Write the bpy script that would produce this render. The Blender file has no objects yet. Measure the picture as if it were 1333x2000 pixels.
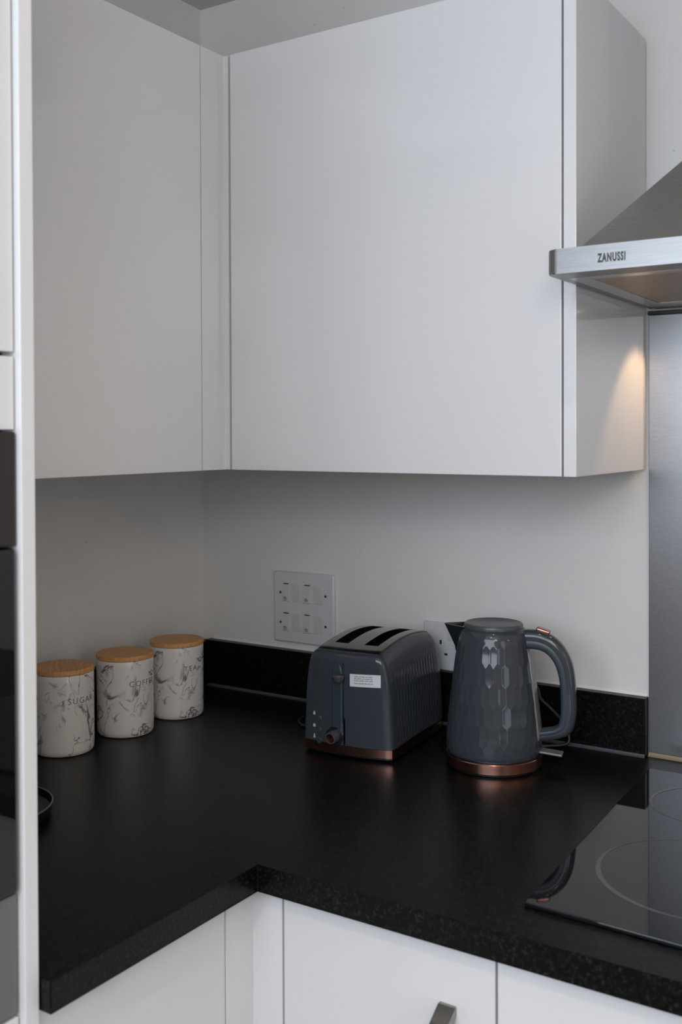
import bpy, bmesh, math, random
from mathutils import Vector, Matrix
random.seed(7)
SC = bpy.context.scene
COL = SC.collection
PI = math.pi
WT = 0.91                      # worktop height

# ------------------------------------------------------------------ camera
cam_d = bpy.data.cameras.new('camera')
cam = bpy.data.objects.new('camera', cam_d)
COL.objects.link(cam)
SC.camera = cam
yaw, pitch, roll = 0.5754, -0.0147, -0.0033
cy, sy, cp, sp = math.cos(yaw), math.sin(yaw), math.cos(pitch), math.sin(pitch)
fwd = Vector((-sy * cp, cy * cp, sp))
r0 = Vector((cy, sy, 0))
u0 = r0.cross(fwd)
rt = r0 * math.cos(roll) + u0 * math.sin(roll)
up = -r0 * math.sin(roll) + u0 * math.cos(roll)
M = Matrix((rt, up, -fwd)).transposed().to_4x4()
M.translation = (1.5058, -1.7637, 1.457)
cam.matrix_world = M
cam_d.sensor_fit = 'AUTO'
cam_d.sensor_width = 36.0
cam_d.lens = 2044.5 * 36.0 / 2000.0
cam_d.shift_y = -124.8 / 2000.0
cam_d.clip_start = 0.05
cam_d.dof.use_dof = True
cam_d.dof.focus_distance = 1.74
cam_d.dof.aperture_fstop = 6.3

# ------------------------------------------------------------------ world, light, exposure
SC.view_settings.view_transform = 'Standard'
SC.view_settings.look = 'None'
SC.view_settings.gamma = 1.0
SC.view_settings.use_curve_mapping = False
SC.view_settings.exposure = 0.06
W = bpy.data.worlds.new('sky')
SC.world = W
W.use_nodes = True
W.node_tree.nodes['Background'].inputs[0].default_value = (0.62, 0.74, 0.95, 1)
W.node_tree.nodes['Background'].inputs[1].default_value = 1.0

ROOM_X, ROOM_Y = 3.4, -2.65
WIN = (0.32, 2.10, 1.32, 2.26)       # window behind the camera: x0, x1, z0, z1


def area(name, loc, rot, sx, sz, power, col):
    l = bpy.data.lights.new(name, 'AREA')
    l.shape = 'RECTANGLE'
    l.size, l.size_y = sx, sz
    l.energy = power
    l.color = col
    o = bpy.data.objects.new(name, l)
    o.location = loc
    o.rotation_euler = rot
    COL.objects.link(o)
    return o


# daylight through the window (light faces +y)
area('window_daylight', ((WIN[0] + WIN[1]) / 2, ROOM_Y + 0.02, (WIN[2] + WIN[3]) / 2), (PI / 2, 0, 0),
     WIN[1] - WIN[0], WIN[3] - WIN[2], 29, (0.78, 0.87, 1.0))
# fill light added at an assumed doorway in the right-hand wall (light faces -x)
area('doorway_fill_light', (ROOM_X - 0.02, -2.10, 1.10), (0, PI / 2, 0), 1.9, 0.75, 6, (0.90, 0.95, 1.0))


def downlight(x, y, power, cone, blend=0.5):
    l = bpy.data.lights.new('ceiling_downlight', 'SPOT')
    l.energy = power
    l.color = (1.0, 0.83, 0.68)
    l.spot_size = math.radians(cone)
    l.spot_blend = blend
    l.shadow_soft_size = 0.03
    o = bpy.data.objects.new('ceiling_downlight', l)
    o.location = (x, y, 2.365)
    COL.objects.link(o)


# the room's recessed ceiling spots
downlight(1.15, -1.00, 4, 120)
downlight(1.35, -2.20, 21, 130)
pl_ = bpy.data.lights.new('added_fill_light', 'POINT')  # unseen omni light added to lift cabinet tops, soffit and ceiling
pl_.energy = 17
pl_.color = (1.0, 0.90, 0.78)
pl_.shadow_soft_size = 0.25
po_ = bpy.data.objects.new('added_fill_light', pl_)
po_.location = (2.10, -2.3, 2.10)
COL.objects.link(po_)
wl_ = bpy.data.lights.new('added_warm_light', 'POINT')  # unseen warm light added to tint the left wall cabinet door
wl_.energy = 4.2
wl_.color = (1.0, 0.68, 0.42)
wl_.shadow_soft_size = 0.10
wo_ = bpy.data.objects.new('added_warm_light', wl_)
wo_.location = (3.1, -0.80, 1.90)
COL.objects.link(wo_)


# ------------------------------------------------------------------ helpers
def new_mat(name):
    m = bpy.data.materials.new(name)
    m.use_nodes = True
    return m, m.node_tree, m.node_tree.nodes['Principled BSDF']


def mat(name, col, rough=0.5, metal=0.0, coat=0.0, spec=0.5, emit=None, es=0.0):
    m, nt, b = new_mat(name)
    b.inputs['Base Color'].default_value = (*col, 1)
    b.inputs['Roughness'].default_value = rough
    b.inputs['Metallic'].default_value = metal
    b.inputs['Specular IOR Level'].default_value = spec
    if coat:
        b.inputs['Coat Weight'].default_value = coat
        b.inputs['Coat Roughness'].default_value = 0.04
    if emit:
        b.inputs['Emission Color'].default_value = (*emit, 1)
        b.inputs['Emission Strength'].default_value = es
    return m


def nd(nt, typ, **kw):
    n = nt.nodes.new(typ)
    for k, v in kw.items():
        if k in n.inputs:
            n.inputs[k].default_value = v
        else:
            setattr(n, k, v)
    return n


def coords(nt, scale=(1, 1, 1)):
    tc = nd(nt, 'ShaderNodeTexCoord')
    mp = nd(nt, 'ShaderNodeMapping')
    mp.inputs['Scale'].default_value = scale
    nt.links.new(tc.outputs['Object'], mp.inputs['Vector'])
    return mp.outputs['Vector']


def ramp(nt, src, stops):
    r = nd(nt, 'ShaderNodeValToRGB')
    e = r.color_ramp.elements
    while len(e) < len(stops):
        e.new(0.5)
    for el, (p, c) in zip(e, stops):
        el.position = p
        el.color = (*c, 1) if len(c) == 3 else c
    nt.links.new(src, r.inputs['Fac'])
    return r.outputs['Color']


def noise_mat(name, c1, c2, scale, rough, metal=0.0, bump=0.0, detail=3, stops=(0.35, 0.65), stretch=(1, 1, 1), coat=0.0, spec=0.5, bdist=0.001):
    m, nt, b = new_mat(name)
    v = coords(nt, stretch)
    n = nd(nt, 'ShaderNodeTexNoise')
    n.inputs['Scale'].default_value = scale
    n.inputs['Detail'].default_value = detail
    nt.links.new(v, n.inputs['Vector'])
    nt.links.new(ramp(nt, n.outputs['Fac'], [(stops[0], c1), (stops[1], c2)]), b.inputs['Base Color'])
    b.inputs['Roughness'].default_value = rough
    b.inputs['Metallic'].default_value = metal
    b.inputs['Specular IOR Level'].default_value = spec
    if coat:
        b.inputs['Coat Weight'].default_value = coat
        b.inputs['Coat Roughness'].default_value = 0.05
    if bump:
        bp = nd(nt, 'ShaderNodeBump')
        bp.inputs['Strength'].default_value = bump
        bp.inputs['Distance'].default_value = bdist
        nt.links.new(n.outputs['Fac'], bp.inputs['Height'])
        nt.links.new(bp.outputs['Normal'], b.inputs['Normal'])
    return m


def obj(name, bm, m, parent=None, angle=35, smooth=True):
    me = bpy.data.meshes.new(name)
    bmesh.ops.recalc_face_normals(bm, faces=bm.faces)
    bm.to_mesh(me)
    bm.free()
    return link_mesh(name, me, m, parent, angle, smooth)


def link_mesh(name, me, m, parent=None, angle=35, smooth=True):
    if smooth:
        me.shade_smooth()
        me.set_sharp_from_angle(angle=math.radians(angle))
        for pl in me.polygons:
            if pl.area > 4e-4:
                pl.use_smooth = False
    me.materials.clear()
    me.materials.append(m)
    o = bpy.data.objects.new(name, me)
    COL.objects.link(o)
    if parent:
        o.parent = parent
    return o


def thing(name, label, cat, loc=(0, 0, 0), rz=0.0, group=None):
    o = bpy.data.objects.new(name, None)
    o.empty_display_size = 0.05
    o.location = loc
    o.rotation_euler = (0, 0, rz)
    COL.objects.link(o)
    o['label'] = label
    o['category'] = cat
    if group:
        o['group'] = group
    return o


def tag(o, label, cat, group=None):
    o['label'] = label
    o['category'] = cat
    if group:
        o['group'] = group
    return o


def struct(o):
    o['kind'] = 'structure'
    return o


def box(bm, x0, x1, y0, y1, z0, z1, bev=0.0, seg=2):
    g = bmesh.ops.create_cube(bm, size=1.0)
    vs = g['verts']
    for v in vs:
        v.co = Vector(((x0 + x1) / 2 + v.co.x * (x1 - x0), (y0 + y1) / 2 + v.co.y * (y1 - y0), (z0 + z1) / 2 + v.co.z * (z1 - z0)))
    if bev:
        es = list({e for v in vs for e in v.link_edges})
        bmesh.ops.bevel(bm, geom=es, offset=bev, segments=seg, profile=0.5, affect='EDGES')


def boxbm(*a, **k):
    bm = bmesh.new()
    box(bm, *a, **k)
    return bm


def prism(bm, poly, z0, z1, bev=0.0, seg=2):
    """vertical prism from an xy outline"""
    lo = [bm.verts.new((x, y, z0)) for x, y in poly]
    hi = [bm.verts.new((x, y, z1)) for x, y in poly]
    n = len(poly)
    fs = [bm.faces.new(lo[::-1]), bm.faces.new(hi)]
    for i in range(n):
        fs.append(bm.faces.new((lo[i], lo[(i + 1) % n], hi[(i + 1) % n], hi[i])))
    if bev:
        es = list({e for f in fs for e in f.edges})
        bmesh.ops.bevel(bm, geom=es, offset=bev, segments=seg, profile=0.5, affect='EDGES')


def lathe(bm, prof, n=64, cap=True, mtx=None):
    rings = []
    for r, z in prof:
        rings.append([bm.verts.new((r * math.cos(2 * PI * i / n), r * math.sin(2 * PI * i / n), z)) for i in range(n)])
    for a, b in zip(rings, rings[1:]):
        for i in range(n):
            j = (i + 1) % n
            bm.faces.new((a[i], a[j], b[j], b[i]))
    if cap:
        bm.faces.new(rings[0][::-1])
        bm.faces.new(rings[-1])
    if mtx:
        bmesh.ops.transform(bm, matrix=mtx, verts=[v for rg in rings for v in rg])


def catmull(pts, n=8):
    P = [pts[0]] + list(pts) + [pts[-1]]
    out = []
    for i in range(1, len(P) - 2):
        a, b, c, d = [Vector(q) for q in P[i - 1:i + 3]]
        for k in range(n):
            t = k / n
            out.append(0.5 * ((2 * b) + (c - a) * t + (2 * a - 5 * b + 4 * c - d) * t * t + (3 * b - a - 3 * c + d) * t ** 3))
    out.append(Vector(pts[-1]))
    return out


def sweep(bm, path, wn, wb, side, power=2.6, n=20):
    """superellipse section swept along path; wn = half size in the bend plane, wb = half size along side"""
    side = Vector(side).normalized()
    rings = []
    for i, p in enumerate(path):
        a = path[max(i - 1, 0)]
        b = path[min(i + 1, len(path) - 1)]
        t = (b - a).normalized()
        nrm = side.cross(t).normalized()
        hn = wn[i] if isinstance(wn, (list, tuple)) else wn
        hb = wb[i] if isinstance(wb, (list, tuple)) else wb
        rg = []
        for k in range(n):
            th = 2 * PI * k / n
            c, s = math.cos(th), math.sin(th)
            x = math.copysign(abs(c) ** (2 / power), c) * hn
            y = math.copysign(abs(s) ** (2 / power), s) * hb
            rg.append(bm.verts.new(p + nrm * x + side * y))
        rings.append(rg)
    for a, b in zip(rings, rings[1:]):
        for i in range(n):
            j = (i + 1) % n
            bm.faces.new((a[i], a[j], b[j], b[i]))
    bm.faces.new(rings[0][::-1])
    bm.faces.new(rings[-1])


def tube(bm, pts, r, n=10, sub=8):
    path = catmull(pts, sub)
    prev = None
    rings = []
    nrm = None
    for i, p in enumerate(path):
        t = (path[min(i + 1, len(path) - 1)] - path[max(i - 1, 0)]).normalized()
        if nrm is None:
            nrm = t.orthogonal().normalized()
        nrm = (nrm - t * nrm.dot(t)).normalized()
        bi = t.cross(nrm)
        rings.append([bm.verts.new(p + (nrm * math.cos(2 * PI * k / n) + bi * math.sin(2 * PI * k / n)) * r) for k in range(n)])
    for a, b in zip(rings, rings[1:]):
        for i in range(n):
            j = (i + 1) % n
            bm.faces.new((a[i], a[j], b[j], b[i]))
    bm.faces.new(rings[0][::-1])
    bm.faces.new(rings[-1])


def text_mesh(txt, size, extrude=0.0002, spacing=1.0, bold=0.0, align='CENTER'):
    c = bpy.data.curves.new('lettering', 'FONT')
    c.body = txt
    c.size = size
    c.extrude = extrude
    c.space_character = spacing
    c.offset = bold
    c.align_x = align
    c.align_y = 'CENTER'
    c.resolution_u = 3
    o = bpy.data.objects.new('lettering', c)
    COL.objects.link(o)
    bpy.context.view_layer.update()
    me = bpy.data.meshes.new_from_object(o)
    bpy.data.objects.remove(o)
    bpy.data.curves.remove(c)
    return me


# ------------------------------------------------------------------ materials
def wall_paint(name, col):
    m, nt, b = new_mat(name)
    v = coords(nt)
    n = nd(nt, 'ShaderNodeTexNoise')
    n.inputs['Scale'].default_value = 9
    n.inputs['Detail'].default_value = 5
    nt.links.new(v, n.inputs['Vector'])
    base = ramp(nt, n.outputs['Fac'], [(0.3, tuple(c * 0.97 for c in col)), (0.7, col)])
    # sparse little scuffs
    n2 = nd(nt, 'ShaderNodeTexNoise')
    n2.inputs['Scale'].default_value = 34
    n2.inputs['Detail'].default_value = 2
    nt.links.new(v, n2.inputs['Vector'])
    sc = ramp(nt, n2.outputs['Fac'], [(0.735, (0, 0, 0)), (0.77, (1, 1, 1))])
    mx = nd(nt, 'ShaderNodeMixRGB')
    mx.inputs['Color2'].default_value = (col[0] * 0.72, col[1] * 0.70, col[2] * 0.66, 1)
    nt.links.new(sc, mx.inputs['Fac'])
    nt.links.new(base, mx.inputs['Color1'])
    nt.links.new(mx.outputs['Color'], b.inputs['Base Color'])
    b.inputs['Roughness'].default_value = 0.55
    b.inputs['Specular IOR Level'].default_value = 0.3
    n3 = nd(nt, 'ShaderNodeTexNoise')
    n3.inputs['Scale'].default_value = 160
    nt.links.new(v, n3.inputs['Vector'])
    bp = nd(nt, 'ShaderNodeBump')
    bp.inputs['Strength'].default_value = 0.12
    bp.inputs['Distance'].default_value = 0.001
    nt.links.new(n3.outputs['Fac'], bp.inputs['Height'])
    nt.links.new(bp.outputs['Normal'], b.inputs['Normal'])
    return m


M_WALL = wall_paint('white_wall_paint', (0.745, 0.735, 0.715))
M_CEIL = wall_paint('ceiling_paint', (0.66, 0.65, 0.61))
M_CREAM = wall_paint('cream_wall_paint', (0.66, 0.58, 0.50))
M_FLOOR = noise_mat('grey_vinyl_floor', (0.24, 0.24, 0.25), (0.33, 0.33, 0.34), 6, 0.4, stretch=(1, 12, 1))
M_DOOR = mat('white_gloss_lacquer', (0.70, 0.70, 0.705), 0.09, spec=0.5)
M_EDGE = mat('white_panel', (0.72, 0.72, 0.725), 0.22)
M_CARC = mat('gap_shade_carcass', (0.14, 0.14, 0.145), 0.5)  # board darkened so the gaps between doors look shaded
M_SHAD = mat('gap_shade_board', (0.06, 0.06, 0.06), 0.7)  # tower carcass colour, kept dark so its front gaps look shaded
M_STEEL = noise_mat('brushed_steel', (0.47, 0.46, 0.45), (0.54, 0.53, 0.52), 30, 0.26, metal=1.0, bump=0.05, stretch=(0.6, 30, 40), detail=4, bdist=0.0004)
M_RIM = noise_mat('brushed_steel_rim', (0.25, 0.25, 0.25), (0.29, 0.29, 0.29), 30, 0.38, metal=1.0, bump=0.05, stretch=(0.6, 30, 40), detail=4, bdist=0.0004)
M_SPLASH = noise_mat('brushed_steel_sheet', (0.29, 0.29, 0.295), (0.33, 0.33, 0.335), 40, 0.33, metal=1.0, bump=0.08, stretch=(1, 1, 30), detail=4, bdist=0.0004)
M_HANDLE = mat('brushed_nickel', (0.36, 0.34, 0.31), 0.35, metal=1.0)
M_OVENFACE = mat('dark_steel', (0.030, 0.026, 0.024), 0.30, spec=0.25)
M_BLACKGLASS = mat('black_glass', (0.004, 0.004, 0.005), 0.03, spec=0.5)
M_OVENTRIM = mat('grey_steel_trim', (0.17, 0.165, 0.16), 0.45, metal=0.3)
M_HOB = mat('hob_glass', (0.005, 0.005, 0.0055), 0.03, spec=0.38)
M_RING = mat('hob_print', (0.075, 0.072, 0.072), 0.25)
M_BLACK = mat('black_plastic', (0.008, 0.008, 0.009), 0.35)
M_SEAL = mat('grey_sealant', (0.055, 0.065, 0.078), 0.4)
M_TANSEAL = mat('tan_sealant', (0.24, 0.19, 0.13), 0.45)
M_GREY = mat('slate_gloss', (0.042, 0.050, 0.061), 0.08, spec=0.4)
M_GREYK = mat('slate_gloss_enamel', (0.040, 0.048, 0.058), 0.08, spec=0.4)
M_TEAL = mat('teal_grey_satin', (0.030, 0.046, 0.060), 0.38)
M_LID = mat('slate_satin', (0.060, 0.064, 0.072), 0.32)
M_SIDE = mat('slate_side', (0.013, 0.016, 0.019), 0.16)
M_COPPER = noise_mat('brushed_copper', (0.40, 0.19, 0.14), (0.50, 0.26, 0.20), 20, 0.24, metal=1.0, stretch=(1, 1, 60))
M_GAUGE = mat('smoked_gauge_window', (0.17, 0.155, 0.155), 0.14)
M_LEVERTAB = mat('smoked_lever', (0.16, 0.165, 0.175), 0.15)
M_CHROME = mat('dark_chrome_plate', (0.30, 0.29, 0.28), 0.17, metal=1.0)
M_WIRE = mat('rack_wire', (0.25, 0.24, 0.23), 0.3, metal=1.0)
M_DARK = mat('slot_dark', (0.006, 0.006, 0.006), 0.6)
M_WHITEPL = mat('white_plastic', (0.62, 0.62, 0.645), 0.28)
M_ROCK = mat('rocker_plastic', (0.58, 0.58, 0.60), 0.24)
M_RED = mat('red_marking', (0.42, 0.12, 0.15), 0.4)
M_SCREW = mat('screw_steel', (0.09, 0.085, 0.085), 0.4, metal=0.7)
M_INK = mat('black_ink', (0.03, 0.03, 0.035), 0.5)
M_INKSOFT = mat('grey_ink', (0.17, 0.16, 0.165), 0.5)
M_LABEL = mat('paper_label', (0.62, 0.64, 0.67), 0.5)
M_TEXTGREY = mat('label_ink', (0.16, 0.16, 0.17), 0.5)
M_ICON = mat('icon_white', (0.42, 0.42, 0.43), 0.5)
M_LAMP = mat('lamp_lens', (0.8, 0.7, 0.55), 0.3, emit=(1.0, 0.66, 0.36), es=1.2)
M_MESH = noise_mat('filter_reflection_tint', (0.33, 0.27, 0.22), (0.40, 0.33, 0.27), 90, 0.4, metal=1.0, bump=0.2)  # brown in the colour stands for a warm reflection under the hood


def worktop_mat():
    m, nt, b = new_mat('black_laminate')
    v = coords(nt)
    n = nd(nt, 'ShaderNodeTexNoise')
    n.inputs['Scale'].default_value = 260
    n.inputs['Detail'].default_value = 4
    nt.links.new(v, n.inputs['Vector'])
    n2 = nd(nt, 'ShaderNodeTexNoise')
    n2.inputs['Scale'].default_value = 900
    nt.links.new(v, n2.inputs['Vector'])
    nt.links.new(ramp(nt, n.outputs['Fac'], [(0.36, (0.0018, 0.0017, 0.0017)), (0.55, (0.0042, 0.0038, 0.0038)), (0.72, (0.022, 0.020, 0.0195))]), b.inputs['Base Color'])
    b.inputs['Roughness'].default_value = 0.30
    b.inputs['Specular IOR Level'].default_value = 0.18
    bp = nd(nt, 'ShaderNodeBump')
    bp.inputs['Strength'].default_value = 0.22
    bp.inputs['Distance'].default_value = 0.0006
    nt.links.new(n2.outputs['Fac'], bp.inputs['Height'])
    nt.links.new(bp.outputs['Normal'], b.inputs['Normal'])
    return m


M_TOP = worktop_mat()


def marble_mat():
    m, nt, b = new_mat('marbled_ceramic')
    tc = nd(nt, 'ShaderNodeTexCoord')
    v = tc.outputs['Object']

    def veins(scale, dist, off, width, mscale, mlo, mhi):
        mp = nd(nt, 'ShaderNodeMapping')
        mp.inputs['Location'].default_value = off
        mp.inputs['Rotation'].default_value = (0.5, 0.3, 0.4)
        nt.links.new(v, mp.inputs['Vector'])
        w = nd(nt, 'ShaderNodeTexNoise')
        w.inputs['Scale'].default_value = scale
        w.inputs['Detail'].default_value = 4
        w.inputs['Distortion'].default_value = dist
        nt.links.new(mp.outputs['Vector'], w.inputs['Vector'])
        s = nd(nt, 'ShaderNodeMath', operation='SUBTRACT')
        s.inputs[1].default_value = 0.5
        nt.links.new(w.outputs['Fac'], s.inputs[0])
        a = nd(nt, 'ShaderNodeMath', operation='ABSOLUTE')
        nt.links.new(s.outputs[0], a.inputs[0])
        line = ramp(nt, a.outputs[0], [(0.0, (1, 1, 1)), (width, (0, 0, 0))])
        k = nd(nt, 'ShaderNodeTexNoise')
        k.inputs['Scale'].default_value = mscale
        k.inputs['Detail'].default_value = 2
        nt.links.new(mp.outputs['Vector'], k.inputs['Vector'])
        mask = ramp(nt, k.outputs['Fac'], [(mlo, (0, 0, 0)), (mhi, (1, 1, 1))])
        mu = nd(nt, 'ShaderNodeMath', operation='MULTIPLY')
        nt.links.new(line, mu.inputs[0])
        nt.links.new(mask, mu.inputs[1])
        return mu.outputs[0]

    a = veins(13, 0.8, (3.1, 1.7, 0.4), 0.022, 22, 0.44, 0.60)
    c = veins(20, 1.2, (7.3, 2.2, 5.4), 0.026, 30, 0.47, 0.64)
    ad = nd(nt, 'ShaderNodeMath', operation='MAXIMUM')
    nt.links.new(a, ad.inputs[0])
    nt.links.new(c, ad.inputs[1])
    mx = nd(nt, 'ShaderNodeMixRGB')
    mx.inputs['Color1'].default_value = (0.70, 0.685, 0.66, 1)
    mx.inputs['Color2'].default_value = (0.085, 0.08, 0.085, 1)
    nt.links.new(ad.outputs[0], mx.inputs['Fac'])
    nt.links.new(mx.outputs['Color'], b.inputs['Base Color'])
    b.inputs['Roughness'].default_value = 0.16
    return m


M_MARBLE = marble_mat()


def wood_mat():
    m, nt, b = new_mat('bamboo_wood')
    v = coords(nt, (1, 14, 6))
    n = nd(nt, 'ShaderNodeTexNoise')
    n.inputs['Scale'].default_value = 22
    n.inputs['Detail'].default_value = 5
    nt.links.new(v, n.inputs['Vector'])
    nt.links.new(ramp(nt, n.outputs['Fac'], [(0.3, (0.50, 0.235, 0.085)), (0.7, (0.70, 0.375, 0.15))]), b.inputs['Base Color'])
    b.inputs['Roughness'].default_value = 0.5
    return m


M_WOOD = wood_mat()

# ------------------------------------------------------------------ the room
CE = 2.380
TH = 0.10
o = struct(obj('floor', boxbm(-TH, ROOM_X + TH, ROOM_Y - TH, TH, -0.05, 0), M_FLOOR))
o = struct(obj('ceiling', boxbm(-TH, ROOM_X + TH, ROOM_Y - TH, TH, CE, CE + 0.1), M_CEIL))
struct(obj('wall_left', boxbm(-TH, 0, ROOM_Y, 0, 0, CE), M_WALL))
struct(obj('wall_back', boxbm(-TH, ROOM_X + TH, 0, TH, 0, CE), M_WALL))
bm = bmesh.new()
box(bm, ROOM_X, ROOM_X + TH, ROOM_Y, -2.53, 0, CE)
box(bm, ROOM_X, ROOM_X + TH, -1.67, 0, 0, CE)
box(bm, ROOM_X, ROOM_X + TH, -2.53, -1.67, 2.08, CE)
struct(obj('wall_right', bm, M_CREAM))
bm = bmesh.new()
for a in ((-2.53, -2.48, 0.001, 2.08), (-1.72, -1.67, 0.001, 2.08), (-2.48, -1.72, 2.03, 2.08), (-2.48, -1.72, 0.001, 0.06)):
    box(bm, ROOM_X + .03, ROOM_X + .08, a[0], a[1], a[2], a[3])
struct(obj('door_1', bm, M_EDGE))
bm = bmesh.new()
x0, x1, z0, z1 = WIN
box(bm, -TH, x0, ROOM_Y - TH, ROOM_Y, 0, CE)
box(bm, x1, ROOM_X + TH, ROOM_Y - TH, ROOM_Y, 0, CE)
box(bm, x0, x1, ROOM_Y - TH, ROOM_Y, 0, z0)
box(bm, x0, x1, ROOM_Y - TH, ROOM_Y, z1, CE)
struct(obj('wall_front', bm, M_CREAM))
bm = bmesh.new()
for a in ((x0, x0 + .05, z0, z1), (x1 - .05, x1, z0, z1), (x0 + .05, x1 - .05, z0, z0 + .05), (x0 + .05, x1 - .05, z1 - .05, z1)):
    box(bm, a[0], a[1], ROOM_Y - 0.08, ROOM_Y - 0.03, a[2], a[3])
struct(obj('window_1', bm, M_EDGE))

# ------------------------------------------------------------------ worktop and upstands
DL, DB, TT = 0.696, 0.714, 0.0346
YE = -1.052
bm = bmesh.new()
prism(bm, [(0.001, -0.001), (0.001, YE), (DL, YE), (DL, -DB), (2.2, -DB), (2.2, -0.001)], WT - TT, WT, bev=0.0016, seg=2)
wt = tag(obj('worktop', bm, M_TOP), 'black speckled laminate worktop turning the corner over white base cabinets', 'worktop')
ut, uh = 0.0205, 0.0989
u1 = tag(obj('upstand', boxbm(ut + .001, 0.9815, -ut, -0.0008, WT + .0002, WT + uh, bev=0.001), M_TOP),
         'black upstand behind the kettle and toaster', 'upstand')
u2 = tag(obj('upstand', boxbm(0.0008, ut, YE, -0.0008, WT + .0002, WT + uh - .004, bev=0.001), M_TOP),
         'black upstand along the left wall behind the canisters', 'upstand')


def bead(name, x0, x1, y, z, r, m):
    bm = bmesh.new()
    vs = []
    for x in (x0, x1):
        vs.append([bm.verts.new((x, y, z)), bm.verts.new((x, y - r, z)), bm.verts.new((x, y - r * .35, z + r * .35)), bm.verts.new((x, y, z + r))])
    for i in range(4):
        bm.faces.new((vs[0][i], vs[0][(i + 1) % 4], vs[1][(i + 1) % 4], vs[1][i]))
    bm.faces.new(vs[0][::-1])
    bm.faces.new(vs[1])
    return struct(obj(name, bm, m))


bead('trim_1', 0.03, 0.981, -ut - .0003, WT + .0003, 0.005, M_SEAL)
bead('trim_2', 0.983, 1.60, -0.0055, WT + .0003, 0.006, M_TANSEAL)
bead('trim_3', 0.03, 0.979, -0.0006, WT + uh + .0003, 0.004, M_WALL)

# ------------------------------------------------------------------ base cabinets
BD_Y, BD_X = -0.684, 0.666
ZB = WT - TT - 0.003


def bow_handle(parent, x, y, ztop, length=0.15):
    """flat strap handle, vertical, on a door facing -y"""
    w = 0.011
    bm = bmesh.new()
    pts = [(0.0, 0.0), (-0.004, 0.0), (-0.024, -0.014), (-0.030, -0.016), (-0.033, -0.021),
           (-0.033, -length + .021), (-0.030, -length + .016), (-0.024, -length + .014), (-0.004, -length), (0.0, -length),
           (0.0, -length + .012), (-0.016, -length + .024), (-0.020, -length + .034), (-0.020, -0.034), (-0.016, -0.024), (0.0, -0.012)]
    a = [bm.verts.new((x - w, y + p, ztop + q)) for p, q in pts]
    b = [bm.verts.new((x + w, y + p, ztop + q)) for p, q in pts]
    bm.faces.new(a)
    bm.faces.new(b[::-1])
    for i in range(len(pts)):
        j = (i + 1) % len(pts)
        bm.faces.new((a[i], b[i], b[j], a[j]))
    bmesh.ops.bevel(bm, geom=list(bm.edges), offset=0.0008, segments=1, affect='EDGES')
    return obj('handle', bm, M_HANDLE, parent)


t = thing('base_cabinet', 'white gloss base cabinet with a nickel handle, below the toaster and kettle', 'cabinet', (0.7155, 0, 0.1))
obj('carcass', boxbm(0.0, 0.297, -0.664 + .0, -0.03, 0.0, ZB - .1), M_CARC, t)
obj('door', boxbm(0.0, 0.2955, BD_Y, BD_Y + .018, 0.004, ZB - .1, bev=.001), M_DOOR, t)
bow_handle(t, 0.236, BD_Y, 0.693)
t = thing('base_cabinet', 'white gloss base unit under the hob at the right edge', 'cabinet', (1.014, 0, 0.1))
obj('carcass', boxbm(0.0, 0.62, -0.664, -0.03, 0.0, ZB - .1), M_CARC, t)
obj('door', boxbm(0.0, 0.62, BD_Y, BD_Y + .018, 0.004, ZB - .1, bev=.001), M_DOOR, t)
t = thing('base_cabinet', 'white gloss base cabinet under the canister side of the worktop', 'cabinet', (0, -1.05, 0.1))
obj('carcass', boxbm(0.02, 0.646, 0.0, 0.308, 0.0, ZB - .1), M_CARC, t)
obj('door', boxbm(BD_X - .018, BD_X, 0.0, 0.3075, 0.004, ZB - .1, bev=.001), M_DOOR, t)
bm = bmesh.new()
prism(bm, [(BD_X, -0.7395), (BD_X, -0.684), (0.7125, -0.684), (0.7125, -0.666), (BD_X - .018, -0.666), (BD_X - .018, -0.7395)], 0.1, ZB, bev=.0007)
tag(obj('corner_post', bm, M_EDGE), 'white L-shaped filler post in the inner corner of the base cabinets', 'corner post')
bm = bmesh.new()
prism(bm, [(0.62, -1.05), (0.62, -0.64), (1.63, -0.64), (1.63, -0.62), (0.60, -0.62), (0.60, -1.05)], 0.001, 0.099)
tag(obj('plinth', bm, M_EDGE), 'white plinth board under the base cabinets', 'plinth')

# ------------------------------------------------------------------ wall cabinets
ZC, ZT = 1.393, 2.1123
t = thing('wall_cabinet', 'wide white gloss wall cabinet above the toaster and kettle', 'cabinet', (0, 0, ZC))
obj('carcass', boxbm(0.352, 0.9592, -0.319, -0.0015, 0.002, ZT - ZC - .002), M_CARC, t)
obj('door', boxbm(0.3537, 0.9566, -0.338, -0.3197, 0.0, ZT - ZC, bev=.001), M_DOOR, t)
obj('end_panel', boxbm(0.9597, 0.9785, -0.338, -0.0470, 0.0, ZT - ZC, bev=.0008), M_DOOR, t)
obj('scribe_strip', boxbm(0.9597, 0.9780, -0.0463, -0.0110, 0.0004, ZT - ZC, bev=.0008), M_DOOR, t)
t = thing('wall_cabinet', 'white gloss wall cabinet on the left wall above the canisters', 'cabinet', (0, -0.4007, ZC))
obj('carcass', boxbm(0.0015, 0.3205, -0.648, 0.0, 0.002, ZT - ZC - .002), M_CARC, t)
obj('door', boxbm(0.3217, 0.3403, -0.648, 0.0, 0.0, ZT - ZC, bev=.001), M_DOOR, t)
bm = bmesh.new()
prism(bm, [(0.3403, -0.3985), (0.3403, -0.338), (0.3490, -0.338), (0.3490, -0.320), (0.3217, -0.320), (0.3217, -0.3985)], ZC + .0005, ZT - .0005, bev=.0006)
tag(obj('corner_post', bm, M_DOOR), 'white filler post in the inner corner between the two wall cabinets', 'corner post')

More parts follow.
